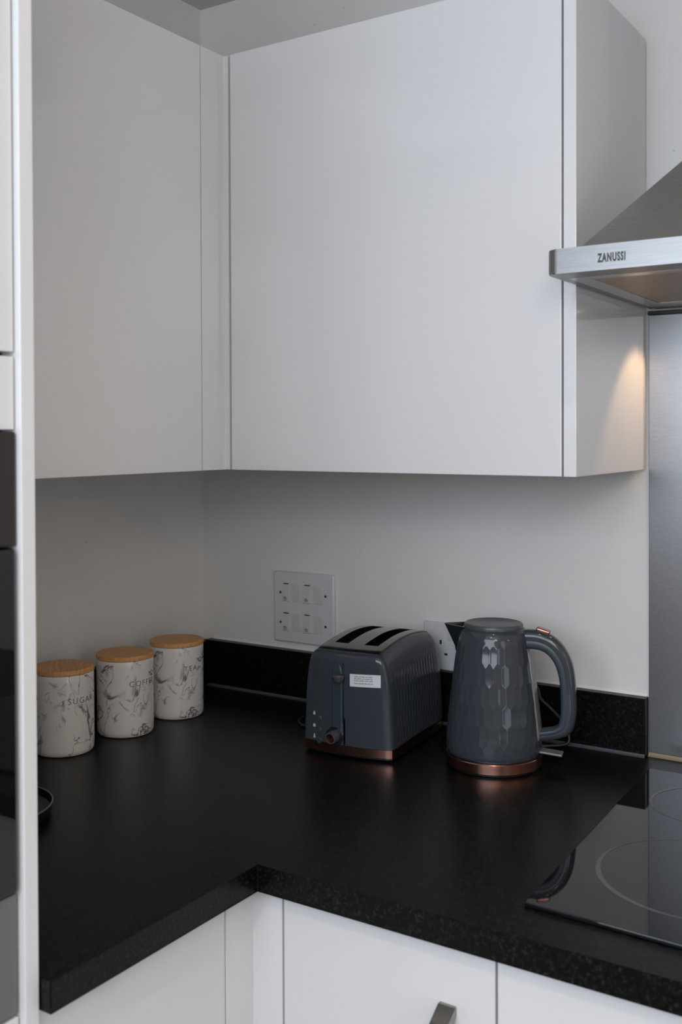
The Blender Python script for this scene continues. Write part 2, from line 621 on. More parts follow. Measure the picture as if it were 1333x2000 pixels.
# ------------------------------------------------------------------ tall oven tower on the left
XD = 0.674
YP0, YP1 = -1.071, -1.0535
t = thing('oven_tower_cabinet', 'tall white oven housing at the left edge, beside the worktop end', 'cabinet', (0, 0, 0))
obj('side_panel', boxbm(0.002, 0.681, YP0, YP1, 0.0, 2.1123, bev=.001), M_EDGE, t)
obj('carcass', boxbm(0.002, XD - .020, -1.665, YP0 - .0005, 0.10, 2.1123), M_SHAD, t)
obj('door', boxbm(XD - .0185, XD, -1.662, YP0 - .0025, 1.5375, 2.110, bev=.001), M_DOOR, t)
obj('flap', boxbm(XD - .0185, XD, -1.662, YP0 - .0025, 1.4610, 1.5330, bev=.001), M_DOOR, t)
obj('lower_door', boxbm(XD - .0185, XD, -1.662, YP0 - .0025, 0.12, 0.878, bev=.001), M_DOOR, t)
t = thing('built_in_oven', 'black glass built-in oven in the tall white housing at the left edge', 'oven', (XD, -1.08, 0))
obj('control_panel', boxbm(-0.018, 0.002, -0.57, 0.0068, 1.346, 1.4590, bev=.002), M_OVENFACE, t)
obj('glass_door', boxbm(-0.018, 0.004, -0.57, 0.0045, 1.004, 1.3445, bev=.003), M_BLACKGLASS, t)
obj('lower_trim', boxbm(-0.018, 0.0, -0.57, 0.0055, 0.8815, 1.0015, bev=.001), M_OVENTRIM, t)

# ------------------------------------------------------------------ steel splashback
t = thing('splashback', 'brushed steel splashback sheet on the wall behind the hob', 'splashback', (0.9825, 0, 0))
obj('sheet', boxbm(0.0, 0.605, -0.004, -0.0005, WT + .0005, 1.652, bev=.0006), M_SPLASH, t)
obj('top_edge_strip', boxbm(-0.002, 0.605, -0.0062, -0.0004, 1.6525, 1.6590, bev=.001), M_BLACK, t)

# ------------------------------------------------------------------ cooker hood
HX0, HX1, HY, HZ0, HZ1 = 0.984, 1.584, -0.466, 1.6625, 1.695
t = thing('cooker_hood', 'stainless steel chimney cooker hood above the hob at the right edge', 'cooker hood', (HX0, 0, HZ0))
# rim band: hollow frame with rounded front corners
def rounded_rect(x0, x1, y0, y1, r, n=6):
    pts = []
    for cx_, cy_, a0 in ((x0 + r, y0 + r, PI), (x1 - r, y0 + r, 1.5 * PI)):
        for k in range(n + 1):
            a = a0 + k / n * PI / 2
            pts.append((cx_ + r * math.cos(a), cy_ + r * math.sin(a)))
    pts += [(x1, y1), (x0, y1)]
    return pts


bm = bmesh.new()
prism(bm, rounded_rect(0, 0.6, HY, -0.0065, 0.014), 0.0, HZ1 - HZ0, bev=.002, seg=2)
# recess in the underside
band = obj('canopy_rim', bm, M_RIM, t, angle=40)
# pyramid body
bm = bmesh.new()
B = [(0.030, -0.436), (0.570, -0.436), (0.570, -0.0065), (0.030, -0.0065)]
Tp = [(0.186, -0.262), (0.414, -0.262), (0.414, -0.0065), (0.186, -0.0065)]
zb, zt_ = HZ1 - HZ0 - .0005, 1.884 - HZ0
lo = [bm.verts.new((x, y, zb)) for x, y in B]
hi = [bm.verts.new((x, y, zt_)) for x, y in Tp]
bm.faces.new(lo[::-1])
bm.faces.new(hi)
for i in range(4):
    bm.faces.new((lo[i], lo[(i + 1) % 4], hi[(i + 1) % 4], hi[i]))
obj('canopy', bm, M_STEEL, t, smooth=False)
obj('chimney', boxbm(0.189, 0.411, -0.259, -0.0065, zt_ - .0005, CE - HZ0 - .002, bev=.001), M_STEEL, t)
# underside: raised steel frame, recessed filter tinted brown for a warm reflection
bm = bmesh.new()
fx0, fx1, fy0, fy1 = 0.040, 0.560, -0.40, -0.095
for a in ((0.014, fx0, HY + .05, -0.02), (fx1, 0.586, HY + .05, -0.02), (fx0, fx1, HY + .05, fy0), (fx0, fx1, fy1, -0.02)):
    box(bm, a[0], a[1], a[2], a[3], -0.0022 if a[3] != fy0 else -0.0012, 0.0005, bev=.0003, seg=1)
for v in bm.verts:
    if v.co.y < HY + .055 and v.co.z < 0:
        v.co.z = -0.0002
obj('underside_frame', bm, M_STEEL, t)
obj('grease_filter', boxbm(fx0 + .001, fx1 - .001, fy0 + .001, fy1 - .001, -0.0012, 0.0004), M_MESH, t)
bm = bmesh.new()
lathe(bm, [(0.0, -0.0036), (0.020, -0.0036), (0.024, -0.0026), (0.024, -0.001)], 32, mtx=Matrix.Translation((0.115, -0.060, 0)))
obj('lamp_lens', bm, M_LAMP, t)
sl = bpy.data.lights.new('hood_lamp_light', 'SPOT')
sl.energy = 1.35
sl.color = (1.0, 0.62, 0.30)
sl.spot_size = math.radians(82)
sl.spot_blend = 0.35
sl.shadow_soft_size = 0.012
so = bpy.data.objects.new('hood_lamp_light', sl)
so.location = (HX0 + .115, -0.060, HZ0 - .012)
so.rotation_euler = Vector((-0.17, 0.006, -0.36)).to_track_quat('-Z', 'Y').to_euler()
COL.objects.link(so)
# lettering on the rim
me = text_mesh('ZANUSSI', 0.0142, 0.0002, 1.20, 0.00055)
bm = bmesh.new()
bm.from_mesh(me)
for v in bm.verts:
    x, y, z = v.co
    v.co = Vector((0.0885 + x * 0.555, HY - .0003 - z, 0.0148 + y * 1.05))
obj('brand_lettering', bm, M_INK, t, smooth=False)['label'] = 'black capital lettering'

# ------------------------------------------------------------------ hob
t = thing('hob', 'black glass ceramic hob with printed cooking rings, set in the worktop', 'hob', (0, 0, WT))
bm = bmesh.new()
prism(bm, [(1.0294, -0.6433), (1.602, -0.662), (1.590, -0.100), (1.0085, -0.086)], 0.0003, 0.0055, bev=.0012, seg=2)
obj('glass_top', bm, M_HOB, t)


def flat_ring(name, cx_, cy_, r, w, wide=None, n=96):
    bm = bmesh.new()
    ins, out = [], []
    for i in range(n):
        a = 2 * PI * i / n
        ww = w
        if wide:
            d = abs((a - wide[0] + PI) % (2 * PI) - PI)
            ww = w + wide[1] * max(0.0, 1 - (d / wide[2]) ** 2)
        for lst, rr in ((ins, r - ww), (out, r)):
            lst.append((cx_ + rr * math.cos(a), cy_ + rr * math.sin(a)))
    z = (0.0056, 0.0058)
    V = [[bm.verts.new((*p, zz)) for p in lst] for lst in (ins, out) for zz in z]
    for i in range(n):
        j = (i + 1) % n
        bm.faces.new((V[1][i], V[3][i], V[3][j], V[1][j]))
        bm.faces.new((V[0][i], V[0][j], V[2][j], V[2][i]))
        bm.faces.new((V[2][i], V[2][j], V[3][j], V[3][i]))
        bm.faces.new((V[0][i], V[1][i], V[1][j], V[0][j]))
    return obj(name, bm, M_RING, t)


flat_ring('cooking_ring', 1.1795, -0.470, 0.1195, 0.0012, (math.radians(222), 0.0058, 1.1))
flat_ring('cooking_ring', 1.129, -0.213, 0.080, 0.0011, (math.radians(165), 0.004, 1.0))
flat_ring('cooking_ring', 1.44, -0.470, 0.090, 0.0012, (math.radians(222), 0.0058, 1.1))
flat_ring('cooking_ring', 1.44, -0.213, 0.1195, 0.0012, (math.radians(165), 0.004, 1.0))

# ------------------------------------------------------------------ switch plate and socket
PX0, PX1, PZ0, PZ1 = 0.199, 0.349, 1.0240, 1.1695
pw, ph = PX1 - PX0, PZ1 - PZ0
t = thing('switch_plate', 'square white plate of eight rocker switches left of the toaster', 'switch plate', (PX0, 0, PZ0))
obj('plate', boxbm(0, pw, -0.0095, -0.0004, 0, ph, bev=.003, seg=3), M_WHITEPL, t)
for row, zc_ in enumerate((0.705, 0.285)):
    for c_, xc in enumerate((0.216, 0.392, 0.571, 0.752)):
        bm = bmesh.new()
        w, h = 0.0092, 0.0182
        x, z = xc * pw, zc_ * ph
        on = c_ % 2 == 0
        tilt = 0.0022 if on else -0.0009
        # surround
        vs = []
        for (dx, dz) in ((-w, -h), (w, -h), (w, h), (-w, h)):
            vs.append((x + dx, z + dz))
        box(bm, x - w, x + w, -0.0112, -0.0090, z - h, z + h, bev=.0006, seg=1)
        for v in bm.verts:
            if v.co.y < -0.0100:
                v.co.y += tilt * (v.co.z - z) / h * 0.6
        rk = obj('rocker_switch', bm, M_ROCK, t)
        bm = bmesh.new()
        box(bm, x - w * .7, x + w * .7, -0.0125 if not on else -0.0108, -0.0095, z + h - .0010, z + h + .0012)
        if on:
            obj('switch_gap', bm, M_SCREW, rk)
            bm = bmesh.new()
            zz = z - h * .62
            box(bm, x - w * .55, x + w * .35, -0.0132, -0.0105, zz - .0012, zz + .0002)
            box(bm, x - w * .55, x + w * .15, -0.0132, -0.0105, zz + .0012, zz + .0026)
            box(bm, x - w * .45, x + w * .35, -0.0132, -0.0105, zz - .0038, zz - .0026)
            obj('indicator_mark', bm, M_RED, rk)['label'] = 'small red marking'
        else:
            bm.free()
for xs in (0.118, 0.868):
    for zs in (0.70, 0.275):
        bm = bmesh.new()
        lathe(bm, [(0.0, 0.0008), (0.0022, 0.0006), (0.0027, 0.0), (0.0027, -0.002)], 20,
              mtx=Matrix.Translation((xs * pw, -0.0097, zs * ph)) @ Matrix.Rotation(PI / 2, 4, 'X'))
        obj('screw', bm, M_SCREW, t)

SX0, SZ0, SW, SH = 0.554, 1.0085, 0.146, 0.0900
t = thing('double_socket', 'white double wall socket between the toaster and the kettle', 'wall socket', (SX0, 0, SZ0))
obj('plate', boxbm(0, SW, -0.0095, -0.0004, 0, SH, bev=.003, seg=3), M_WHITEPL, t)
for cx_ in (0.037, 0.109):
    bm = bmesh.new()
    ez, lz = 0.053, 0.031
    box(bm, cx_ - .002, cx_ + .002, -0.0098, -0.0085, ez - .004, ez + .004)
    box(bm, cx_ - .0142, cx_ - .0078, -0.0098, -0.0085, lz - .002, lz + .002)
    box(bm, cx_ + .0078, cx_ + .0142, -0.0098, -0.0085, lz - .002, lz + .002)
    obj('pin_holes', bm, M_DARK, t)
for cx_ in (0.058, 0.088):
    obj('rocker_switch', boxbm(cx_ - .005, cx_ + .005, -0.0118, -0.0090, 0.058, 0.076, bev=.001), M_ROCK, t)

# ------------------------------------------------------------------ canisters
JR, JH = 0.0515, 0.1375


def wrap_text(txt, size, R, zc_, ang, spacing):
    me = text_mesh(txt, size, 0.0002, spacing)
    bm = bmesh.new()
    bm.from_mesh(me)
    xs = [v.co.x for v in bm.verts]
    x = min(xs)
    while x < max(xs):
        bmesh.ops.bisect_plane(bm, geom=list(bm.verts) + list(bm.edges) + list(bm.faces), plane_co=(x, 0, 0), plane_no=(1, 0, 0))
        x += 0.0015
    for v in bm.verts:
        a = ang + v.co.x / R
        r = R + 0.00025 + v.co.z
        v.co = Vector((r * math.cos(a), r * math.sin(a), zc_ + v.co.y))
    return bm


def canister(name_txt, label, x, y, ang, rz, zt_):
    t = thing('canister', label, 'canister', (x, y, WT), rz, 'marbled storage canisters')
    bm = bmesh.new()
    prof = [(0.0, 0.0008), (JR - .006, 0.0004), (JR - .003, 0.0012), (JR - .0008, 0.004), (JR, 0.009)]
    prof += [(JR, 0.009 + (JH - .012) * k / 14) for k in range(1, 15)]
    prof += [(JR - .0004, JH - .0012), (JR - .0018, JH), (JR - .005, JH - .0005), (JR - .006, JH - .004), (0.0, JH - .005)]
    lathe(bm, prof, 96, cap=False)
    bmesh.ops.remove_doubles(bm, verts=bm.verts, dist=1e-6)
    j = obj('jar', bm, M_MARBLE, t)
    bm = bmesh.new()
    R = JR + .0005
    lathe(bm, [(0.0, JH - .003), (JR - .007, JH - .003), (JR - .007, JH + .0003), (R - .001, JH + .0005), (R, JH + .0015), (R, JH + .0075), (R - .0012, JH + .0088), (0.0, JH + .0090)], 96, cap=False)
    bmesh.ops.remove_doubles(bm, verts=bm.verts, dist=1e-6)
    obj('lid', bm, M_WOOD, t)
    obj('lettering', wrap_text(name_txt, 0.0142, JR, zt_, ang - rz, 1.25), M_INKSOFT, t, smooth=False)
    return t


canister('SUGAR', 'marbled white canister lettered SUGAR with bamboo lid, nearest the tall housing', 0.1197, -0.5115, math.radians(-6), 2.4, 0.094)
canister('COFFEE', 'marbled white canister lettered COFFEE with bamboo lid, middle of the three', 0.1296, -0.3730, math.radians(-6), 0.0, 0.097)
canister('TEA', 'marbled white canister lettered TEA with bamboo lid, nearest the corner', 0.1287, -0.2319, math.radians(-17), -0.15, 0.097)

# ------------------------------------------------------------------ round black dish at the left edge
bm = bmesh.new()
R = 0.092
lathe(bm, [(0.0, 0.0006), (R - .008, 0.0004), (R - .003, 0.002), (R - .0008, 0.008), (R - .0002, 0.0178), (R - .0012, 0.0182),
           (R - .002, 0.0176), (R - .004, 0.008), (R - .010, 0.0045), (0.0, 0.004)], 96, cap=False)
bmesh.ops.remove_doubles(bm, verts=bm.verts, dist=1e-6)
t = thing('dish', 'round black shallow dish on the worktop beside the tall housing', 'dish', (0.2722, -0.7947, WT))
obj('bowl', bm, M_BLACK, t)
bm = bmesh.new()
lathe(bm, [(R - .0016, 0.0181), (R - .0016, 0.0188), (R - .0006, 0.0190), (R + .0003, 0.0185), (R + .0003, 0.0172), (R - .0001, 0.0172)], 96, cap=False)
obj('rim', bm, mat('grey_rim', (0.16, 0.16, 0.16), 0.3), t)

# ------------------------------------------------------------------ kettle
KH = math.radians(13.0)
t = thing('kettle', 'slate grey faceted electric kettle with copper base ring', 'kettle', (0.7785, -0.1807, WT), KH)
KP = [(0.0240, 0.0770), (0.028, 0.0782), (0.036, 0.0786), (0.060, 0.0772), (0.0914, 0.0736), (0.120, 0.0703), (0.148, 0.0668),
      (0.180, 0.0624), (0.2056, 0.0582), (0.214, 0.0564), (0.2205, 0.0540), (0.2245, 0.0515), (0.2262, 0.0492)]


def kr(z):
    for (a, ra), (b, rb) in zip(KP, KP[1:]):
        if a <= z <= b:
            return ra + (rb - ra) * (z - a) / (b - a)
    return KP[0][1] if z < KP[0][0] else KP[-1][1]


bm = bmesh.new()
NS, NZ = 384, 120
HC, HP = 32, 0.0315        # facets round the body, row pitch
rings = []
zs = [0.024 + (0.2262 - 0.024) * (i / NZ) for i in range(NZ + 1)]
for z in zs:
    rg = []
    ease = max(0.0, min(1.0, (z - 0.030) / 0.008)) * max(0.0, min(1.0, (0.212 - z) / 0.012))
    for i in range(NS):
        th = 2 * PI * i / NS
        best = 9
        ua = th / (2 * PI) * HC
        va = z / HP
        rb = math.floor(va)
        for rr in (rb - 1, rb, rb + 1, rb + 2):
            off = 0.5 * (rr % 2)
            du = (ua - off + 0.5) % 1.0 - 0.5
            dv = va - rr
            d = du * du + (dv * 0.95) ** 2
            best = min(best, d)
        rad = kr(z) + ease * 0.0021 * (best - 0.18)
        rg.append(bm.verts.new((rad * math.cos(th), rad * math.sin(th), z)))
    rings.append(rg)
for a, b in zip(rings, rings[1:]):
    for i in range(NS):
        j = (i + 1) % NS
        bm.faces.new((a[i], a[j], b[j], b[i]))
bm.faces.new(rings[0][::-1])
bm.faces.new(rings[-1])
obj('body', bm, M_GREYK, t, angle=50)
bm = bmesh.new()
lathe(bm, [(0.0, 0.2255), (0.0484, 0.2262), (0.0484, 0.2285), (0.0482, 0.2312), (0.0468, 0.2330), (0.0440, 0.2334), (0.0425, 0.2326), (0.0, 0.2318)], 80, cap=False)
bmesh.ops.remove_doubles(bm, verts=bm.verts, dist=1e-6)
obj('lid', bm, M_LID, t)
bm = bmesh.new()
lathe(bm, [(0.074, 0.0195), (0.0762, 0.0198), (0.0768, 0.0225), (0.0762, 0.0242), (0.074, 0.0243)], 80)
obj('seam_ring', bm, M_BLACK, t)
bm = bmesh.new()
lathe(bm, [(0.070, 0.0035), (0.0782, 0.0035), (0.0790, 0.0046), (0.0790, 0.0192), (0.0780, 0.0204), (0.070, 0.0204)], 96)
obj('copper_ring', bm, M_COPPER, t)['label'] = 'brushed copper base ring'
bm = bmesh.new()
lathe(bm, [(0.0, 0.0), (0.074, 0.0), (0.076, 0.001), (0.076, 0.0038), (0.0, 0.0038)], 80, cap=False)
bmesh.ops.remove_doubles(bm, verts=bm.verts, dist=1e-6)
obj('power_base', bm, M_BLACK, t)
# spout (towards local -x)
bm = bmesh.new()
levels = [(0.182, 0.0645, 0.010), (0.190, 0.0655, 0.014), (0.200, 0.0700, 0.019), (0.212, 0.0760, 0.023), (0.222, 0.0810, 0.026), (0.2275, 0.0838, 0.028)]
rgs, rin = [], []
for z, tip, hw in levels:
    base = kr(min(z, 0.216)) * 0.80
    pts, pin = [], []
    for k in range(-8, 9):
        f = abs(k) / 8
        rad = tip + (base - tip) * (f ** 1.25)
        yy = hw * (k / 8) ** 1 * (1.0 if f < 1 else 1.0)
        pts.append((-rad, yy, z))
        pin.append((-(rad - .0022), yy * .90, z))
    rgs.append([bm.verts.new(p) for p in pts])
    rin.append([bm.verts.new(p) for p in pin])
for L in (rgs, rin):
    for a, b in zip(L, L[1:]):
        for i in range(len(a) - 1):
            bm.faces.new((a[i], a[i + 1], b[i + 1], b[i]))
for i in range(16):
    bm.faces.new((rgs[-1][i], rgs[-1][i + 1], rin[-1][i + 1], rin[-1][i]))
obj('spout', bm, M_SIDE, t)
# water gauge window under the handle
bm = bmesh.new()
g = []
for i in range(31):
    z = 0.046 + (0.196 - 0.046) * i / 30
    row = []
    for k in range(-6, 7):
        a = math.radians(15.5) * k / 6
        e = 0.0018 if abs(k) < 6 else -0.0015
        if i in (0, 30):
            e = -0.0015
        rr = kr(z) + e
        row.append(bm.verts.new((rr * math.cos(a), rr * math.sin(a), z)))
    g.append(row)
for a, b in zip(g, g[1:]):
    for i in range(12):
        bm.faces.new((a[i], a[i + 1], b[i + 1], b[i]))
obj('water_gauge', bm, M_GAUGE, t)
# handle
HPTS = [(0.046, 0, 0.209), (0.060, 0, 0.2105), (0.076, 0, 0.2095), (0.092, 0, 0.2035), (0.106, 0, 0.1905), (0.1165, 0, 0.170), (0.1215, 0, 0.143),
        (0.1230, 0, 0.112), (0.1220, 0, 0.086), (0.1165, 0, 0.0685), (0.104, 0, 0.0605), (0.088, 0, 0.0565), (0.0735, 0, 0.0535)]
path = catmull(HPTS, 6)
n = len(path)
wn = []
for i in range(n):
    f = i / (n - 1)
    w = 0.0150 if f < 0.15 else 0.0150 - 0.0030 * min(1, (f - 0.15) / 0.35)
    if f > 0.72:
        w -= 0.0035 * min(1, (f - 0.72) / 0.15)
    wn.append(w)
bm = bmesh.new()
sweep(bm, path, wn, 0.0135, (0, 1, 0), power=2.8, n=28)
obj('handle', bm, M_GREYK, t, angle=50)
# inner grip: shifted towards the inside of the loop
inner = []
for i, p_ in enumerate(path):
    a, b = path[max(i - 1, 0)], path[min(i + 1, n - 1)]
    tn = (b - a).normalized()
    nr = Vector((0, 1, 0)).cross(tn).normalized()
    c_ = Vector((0.055, 0, 0.13)) - p_
    if nr.dot(c_) < 0:
        nr = -nr
    inner.append(p_ + nr * (wn[i] * 0.47))
bm = bmesh.new()
sweep(bm, inner, [w * 0.60 for w in wn], 0.0141, (0, 1, 0), power=3.4, n=28)
obj('handle_grip', bm, M_TEAL, t, angle=50)['label'] = 'teal grey inner grip of the handle'
bm = bmesh.new()
box(bm, -0.0115, 0.0115, -0.0075, 0.0075, -0.003, 0.0042, bev=.0022, seg=3)
bmesh.ops.rotate(bm, verts=bm.verts, cent=(0, 0, 0), matrix=Matrix.Rotation(math.radians(16), 3, 'Y'))
bmesh.ops.translate(bm, verts=bm.verts, vec=(0.0815, 0, 0.2235))
obj('lid_button', bm, M_COPPER, t)['label'] = 'copper lid release button'
bm = bmesh.new()
box(bm, 0.070, 0.113, -0.012, 0.012, 0.0275, 0.0310, bev=.0012, seg=2)
for v in bm.verts:
    v.co.z -= max(0, v.co.x - 0.08) * 0.10
obj('switch_lever', bm, M_LEVERTAB, t)
# cord behind, from the socket down to the base
ci = Matrix.Rotation(-KH, 4, 'Z') @ Matrix.Translation((-0.7785, 0.1807, -WT))
cpts = [(0.775, -0.105, 0.914), (0.820, -0.062, 0.914), (0.853, -0.038, 0.920), (0.845, -0.036, 0.950), (0.826, -0.045, 0.975), (0.808, -0.050, 0.992), (0.800, -0.046, 1.008), (0.780, -0.040, 1.024), (0.740, -0.032, 1.034), (0.690, -0.020, 1.035), (0.665, -0.014, 1.036)]
bm = bmesh.new()
tube(bm, [ci @ Vector(q) for q in cpts], 0.0030, 10, 6)
obj('power_cord', bm, mat('black_cable', (0.006, 0.006, 0.007), 0.45), t)

# ------------------------------------------------------------------ toaster
TA = math.radians(5.0)
t = thing('toaster', 'slate grey two-slot toaster with copper base band and white sticker', 'toaster', (0.5545, -0.280, WT), TA)
TL, BULGE = 0.236, 0.011
TB = 0.021                               # bottom of the painted body


def top_h(s):
    return 0.1725 + 0.0170 * math.sin(PI * min(1, max(0, (s + .01) / 0.262))) ** 1.0


SEC = [(0.0842, TB), (0.0836, 0.040), (0.0825, 0.070), (0.0808, 0.100), (0.0782, 0.130), (0.0757, 0.148), (0.0725, 0.162), (0.0685, 0.171), (0.0640, 0.1755), (0.0590, 0.1772)]
SECD = []
for (xa, za), (xb, zb_) in zip(SEC, SEC[1:]):
    k = max(1, int(round(math.hypot(xb - xa, zb_ - za) / 0.004)))
    for i in range(k):
        SECD.append((xa + (xb - xa) * i / k, za + (zb_ - za) * i / k))
SECD.append(SEC[-1])
TOPX = [0.0590, 0.0575, 0.043, 0.029, 0.0145, 0.0]
PROF = [(x, z) for x, z in SECD[::-1]][::-1] + [(x, 0.1778) for x in TOPX[1:]]
PROF = [(-x, z) for x, z in PROF] + [(x, z) for x, z in PROF[::-1][1:]]


def hexfac(a, b):
    best = 9
    rb = math.floor(b)
    for rr in (rb - 1, rb, rb + 1, rb + 2):
        off = 0.5 * (rr % 2)
        du = (a - off + 0.5) % 1.0 - 0.5
        best = min(best, du * du + ((b - rr) * 0.95) ** 2)
    return best


def section(s, sx=1.0, sz=1.0, y=None, facet=0.0):
    H = top_h(s)
    out = []
    for x, z in PROF:
        zz = z * H / 0.1778
        xx = x
        if facet and 0.03 < zz < 0.158 and abs(x) > 0.07:
            e = min(1, (zz - 0.03) / 0.006) * min(1, (0.158 - zz) / 0.01) * facet
            xx = math.copysign(abs(x) + e * 0.0034 * (hexfac(s / 0.0115, zz / 0.033) - 0.2), x)
        zz = TB + (zz - TB) * sz
        out.append((xx * sx, s if y is None else y, zz))
    return out


secs = []
# front cap, bulging towards -y
for k in (0.04, 0.2, 0.35, 0.5, 0.62, 0.73, 0.82, 0.89, 0.94):
    secs.append(('cap', k, -1))
rows = []


def add(bm, pts):
    rows.append([bm.verts.new(p) for p in pts])


bm = bmesh.new()


def bul(x):
    return -BULGE * (1 - min(1, abs(x) / 0.0865) ** 2)


for k in (0.02, 0.15, 0.3, 0.45, 0.6, 0.72, 0.82, 0.895):
    pts = section(0.0, k, 0.955 * (0.30 + 0.70 * (k / .965)) if k < .9 else 1)
    rows.append([bm.verts.new((x, bul(x) - .0002, z)) for x, y, z in pts])
for kx, kz, yy in ((0.952, 0.945, 0.0001), (0.968, 0.962, 0.0005), (0.981, 0.976, 0.0014), (0.991, 0.988, 0.0030), (0.998, 0.996, 0.0056), (1.0, 1.0, 0.0090)):
    pts = section(yy, kx, kz)
    rows.append([bm.verts.new((x, yy + bul(x) * (1 - yy / 0.05), z)) for x, y, z in pts])
nb = 150
for i in range(nb + 1):
    s = 0.017 + (TL - 0.040 - 0.017) * i / nb
    fa = min(1, (s - 0.017) / 0.012) * min(1, (TL - 0.036 - s) / 0.012)
    pts = section(s, 1.0, 1.0, facet=max(0, fa))
    b_ = (1 - s / 0.05) if s < 0.05 else 0
    rows.append([bm.verts.new((x, s + bul(x) * b_, z)) for x, y, z in pts])
for i in range(1, 11):
    a = i / 10 * PI / 2
    s = TL - 0.040 + 0.040 * math.sin(a)
    kz = 1 - 0.30 * (1 - math.cos(a))
    kx = 1 - 0.14 * (1 - math.cos(a))
    rows.append([bm.verts.new(p) for p in section(s, kx, kz)])
for k in (0.6, 0.3, 0.03):
    rows.append([bm.verts.new((x, TL, z)) for x, y, z in section(TL, 0.86 * k, 0.70 * (0.3 + 0.7 * k))])
m_ = len(PROF)
for a, b in zip(rows, rows[1:]):
    for i in range(m_ - 1):
        # leave the top open under the plate where the slots are
        ya, xa = a[i].co.y, (a[i].co.x + a[i + 1].co.x) / 2
        if 0.034 < ya < 0.184 and 0.0145 - 1e-4 < abs(xa) < 0.043 and a[i].co.z > 0.15:
            continue
        bm.faces.new((a[i], a[i + 1], b[i + 1], b[i]))
# floor of the body
for a, b in zip(rows, rows[1:]):
    bm.faces.new((a[0], b[0], b[-1], a[-1]))
obj('body', bm, M_GREY, t, angle=40)

# top plate following the arch, with two slots
bm = bmesh.new()
PXs = [-0.0572, -0.0568, -0.0555, -0.0415, -0.030, -0.0155, 0.0, 0.0155, 0.030, 0.0415, 0.0555, 0.0568, 0.0572]
ny = 48
Y0, Y1 = 0.0095, 0.2030
grid = []


def slot(xc, yc):
    return 0.0155 < abs(xc) < 0.0415 and 0.037 < yc < 0.181


for i in range(ny + 1):
    y = Y0 + (Y1 - Y0) * i / ny
    row = []
    for k, x in enumerate(PXs):
        yy = y + (bul(x) * 0.75 if i < 14 else 0) * (1 - i / 14 if i < 14 else 0)
        z = top_h(y) + 0.0022
        if i == 0:
            z -= 0.0040
        if i == 1:
            z -= 0.0008
        if i >= ny - 1:
            z -= 0.0015 * (i - ny + 2)
        if k in (0, 12):
            z -= 0.0030
        if k in (1, 11):
            z -= 0.0006
        row.append(bm.verts.new((x, yy, z)))
    grid.append(row)
for i in range(ny):
    for k in range(12):
        xc = (PXs[k] + PXs[k + 1]) / 2
        yc = Y0 + (Y1 - Y0) * (i + .5) / ny
        if slot(xc, yc):
            continue
        bm.faces.new((grid[i][k], grid[i][k + 1], grid[i + 1][k + 1], grid[i + 1][k]))
be = [e for e in bm.edges if len(e.link_faces) == 1]
r_ = bmesh.ops.extrude_edge_only(bm, edges=be)
for v in [g for g in r_['geom'] if isinstance(g, bmesh.types.BMVert)]:
    v.co.z -= 0.003
for v in [v for v in bm.verts if not v.link_faces]:
    bm.verts.remove(v)
tp = obj('top_plate', bm, M_CHROME, t, angle=30)
tp['label'] = 'dark chrome top plate with two slots'
for sx in (-1, 1):
    bm = bmesh.new()
    xa, xb = sorted((sx * 0.0150, sx * 0.0425))
    ya, yb, zb_, zt_ = 0.0345, 0.1835, 0.06, 0.176
    # open-topped liner box, 5 walls
    v = [bm.verts.new(p) for p in ((xa, ya, zb_), (xb, ya, zb_), (xb, yb, zb_), (xa, yb, zb_), (xa, ya, zt_), (xb, ya, zt_), (xb, yb, zt_), (xa, yb, zt_))]
    for q in ((0, 1, 2, 3), (0, 4, 5, 1), (1, 5, 6, 2), (2, 6, 7, 3), (3, 7, 4, 0)):
        bm.faces.new([v[i] for i in q])
    ln = obj('slot_liner', bm, M_DARK, t, smooth=False)
    bm = bmesh.new()
    for side in (-1, 1):
        xw = sx * 0.0285 + side * 0.0085
        for k in range(10):
            yk = 0.046 + k * 0.0142
            box(bm, xw - .0006, xw + .0006, yk - .0006, yk + .0006, 0.08, 0.170)
        for zz in (0.120, 0.1705):
            box(bm, xw - .0008, xw + .0008, 0.040, 0.178, zz - .0008, zz + .0008)
    obj('bread_rack', bm, M_WIRE, ln, smooth=False)

# black strip standing in for the shaded gap under the plate rim
bm = bmesh.new()
GX = [-0.0602, -0.0590, -0.0440, 0.0440, 0.0590, 0.0602]
g = []
for i in range(41):
    y = 0.0060 + (0.2065 - 0.0060) * i / 40
    g.append([bm.verts.new((x, y + (bul(x) * 0.75 * (1 - i / 12) if i < 12 else 0), top_h(y) + (0.0006 if 0 < k < 5 and 0 < i < 40 else -0.002))) for k, x in enumerate(GX)])
for i in range(40):
    for k in range(5):
        if k == 2 and 4 < i < 36:
            continue
        bm.faces.new((g[i][k], g[i][k + 1], g[i + 1][k + 1], g[i + 1][k]))
obj('plate_gap_shade', bm, M_BLACK, t)

# copper band, black base and feet
def band_bm(z0, z1, grow, bot_grow=None):
    bm = bmesh.new()
    pts = []
    w = 0.0842 + grow
    N = 26
    for k in range(N + 1):
        x = -w + 2 * w * k / N
        pts.append((x, bul(x * .0842 / w) - grow))
    pts[0] = (-w, 0.004)
    pts[-1] = (w, 0.004)
    pts.insert(1, (-w + .0012, 0.0008 - grow))
    pts.insert(-1, (w - .0012, 0.0008 - grow))
    pts += [(w, TL - .03), (w - .008, TL - .008), (w - .03, TL), (-w + .03, TL), (-w + .008, TL - .008), (-w, TL - .03)]
    prism(bm, pts, z0, z1)
    return bm


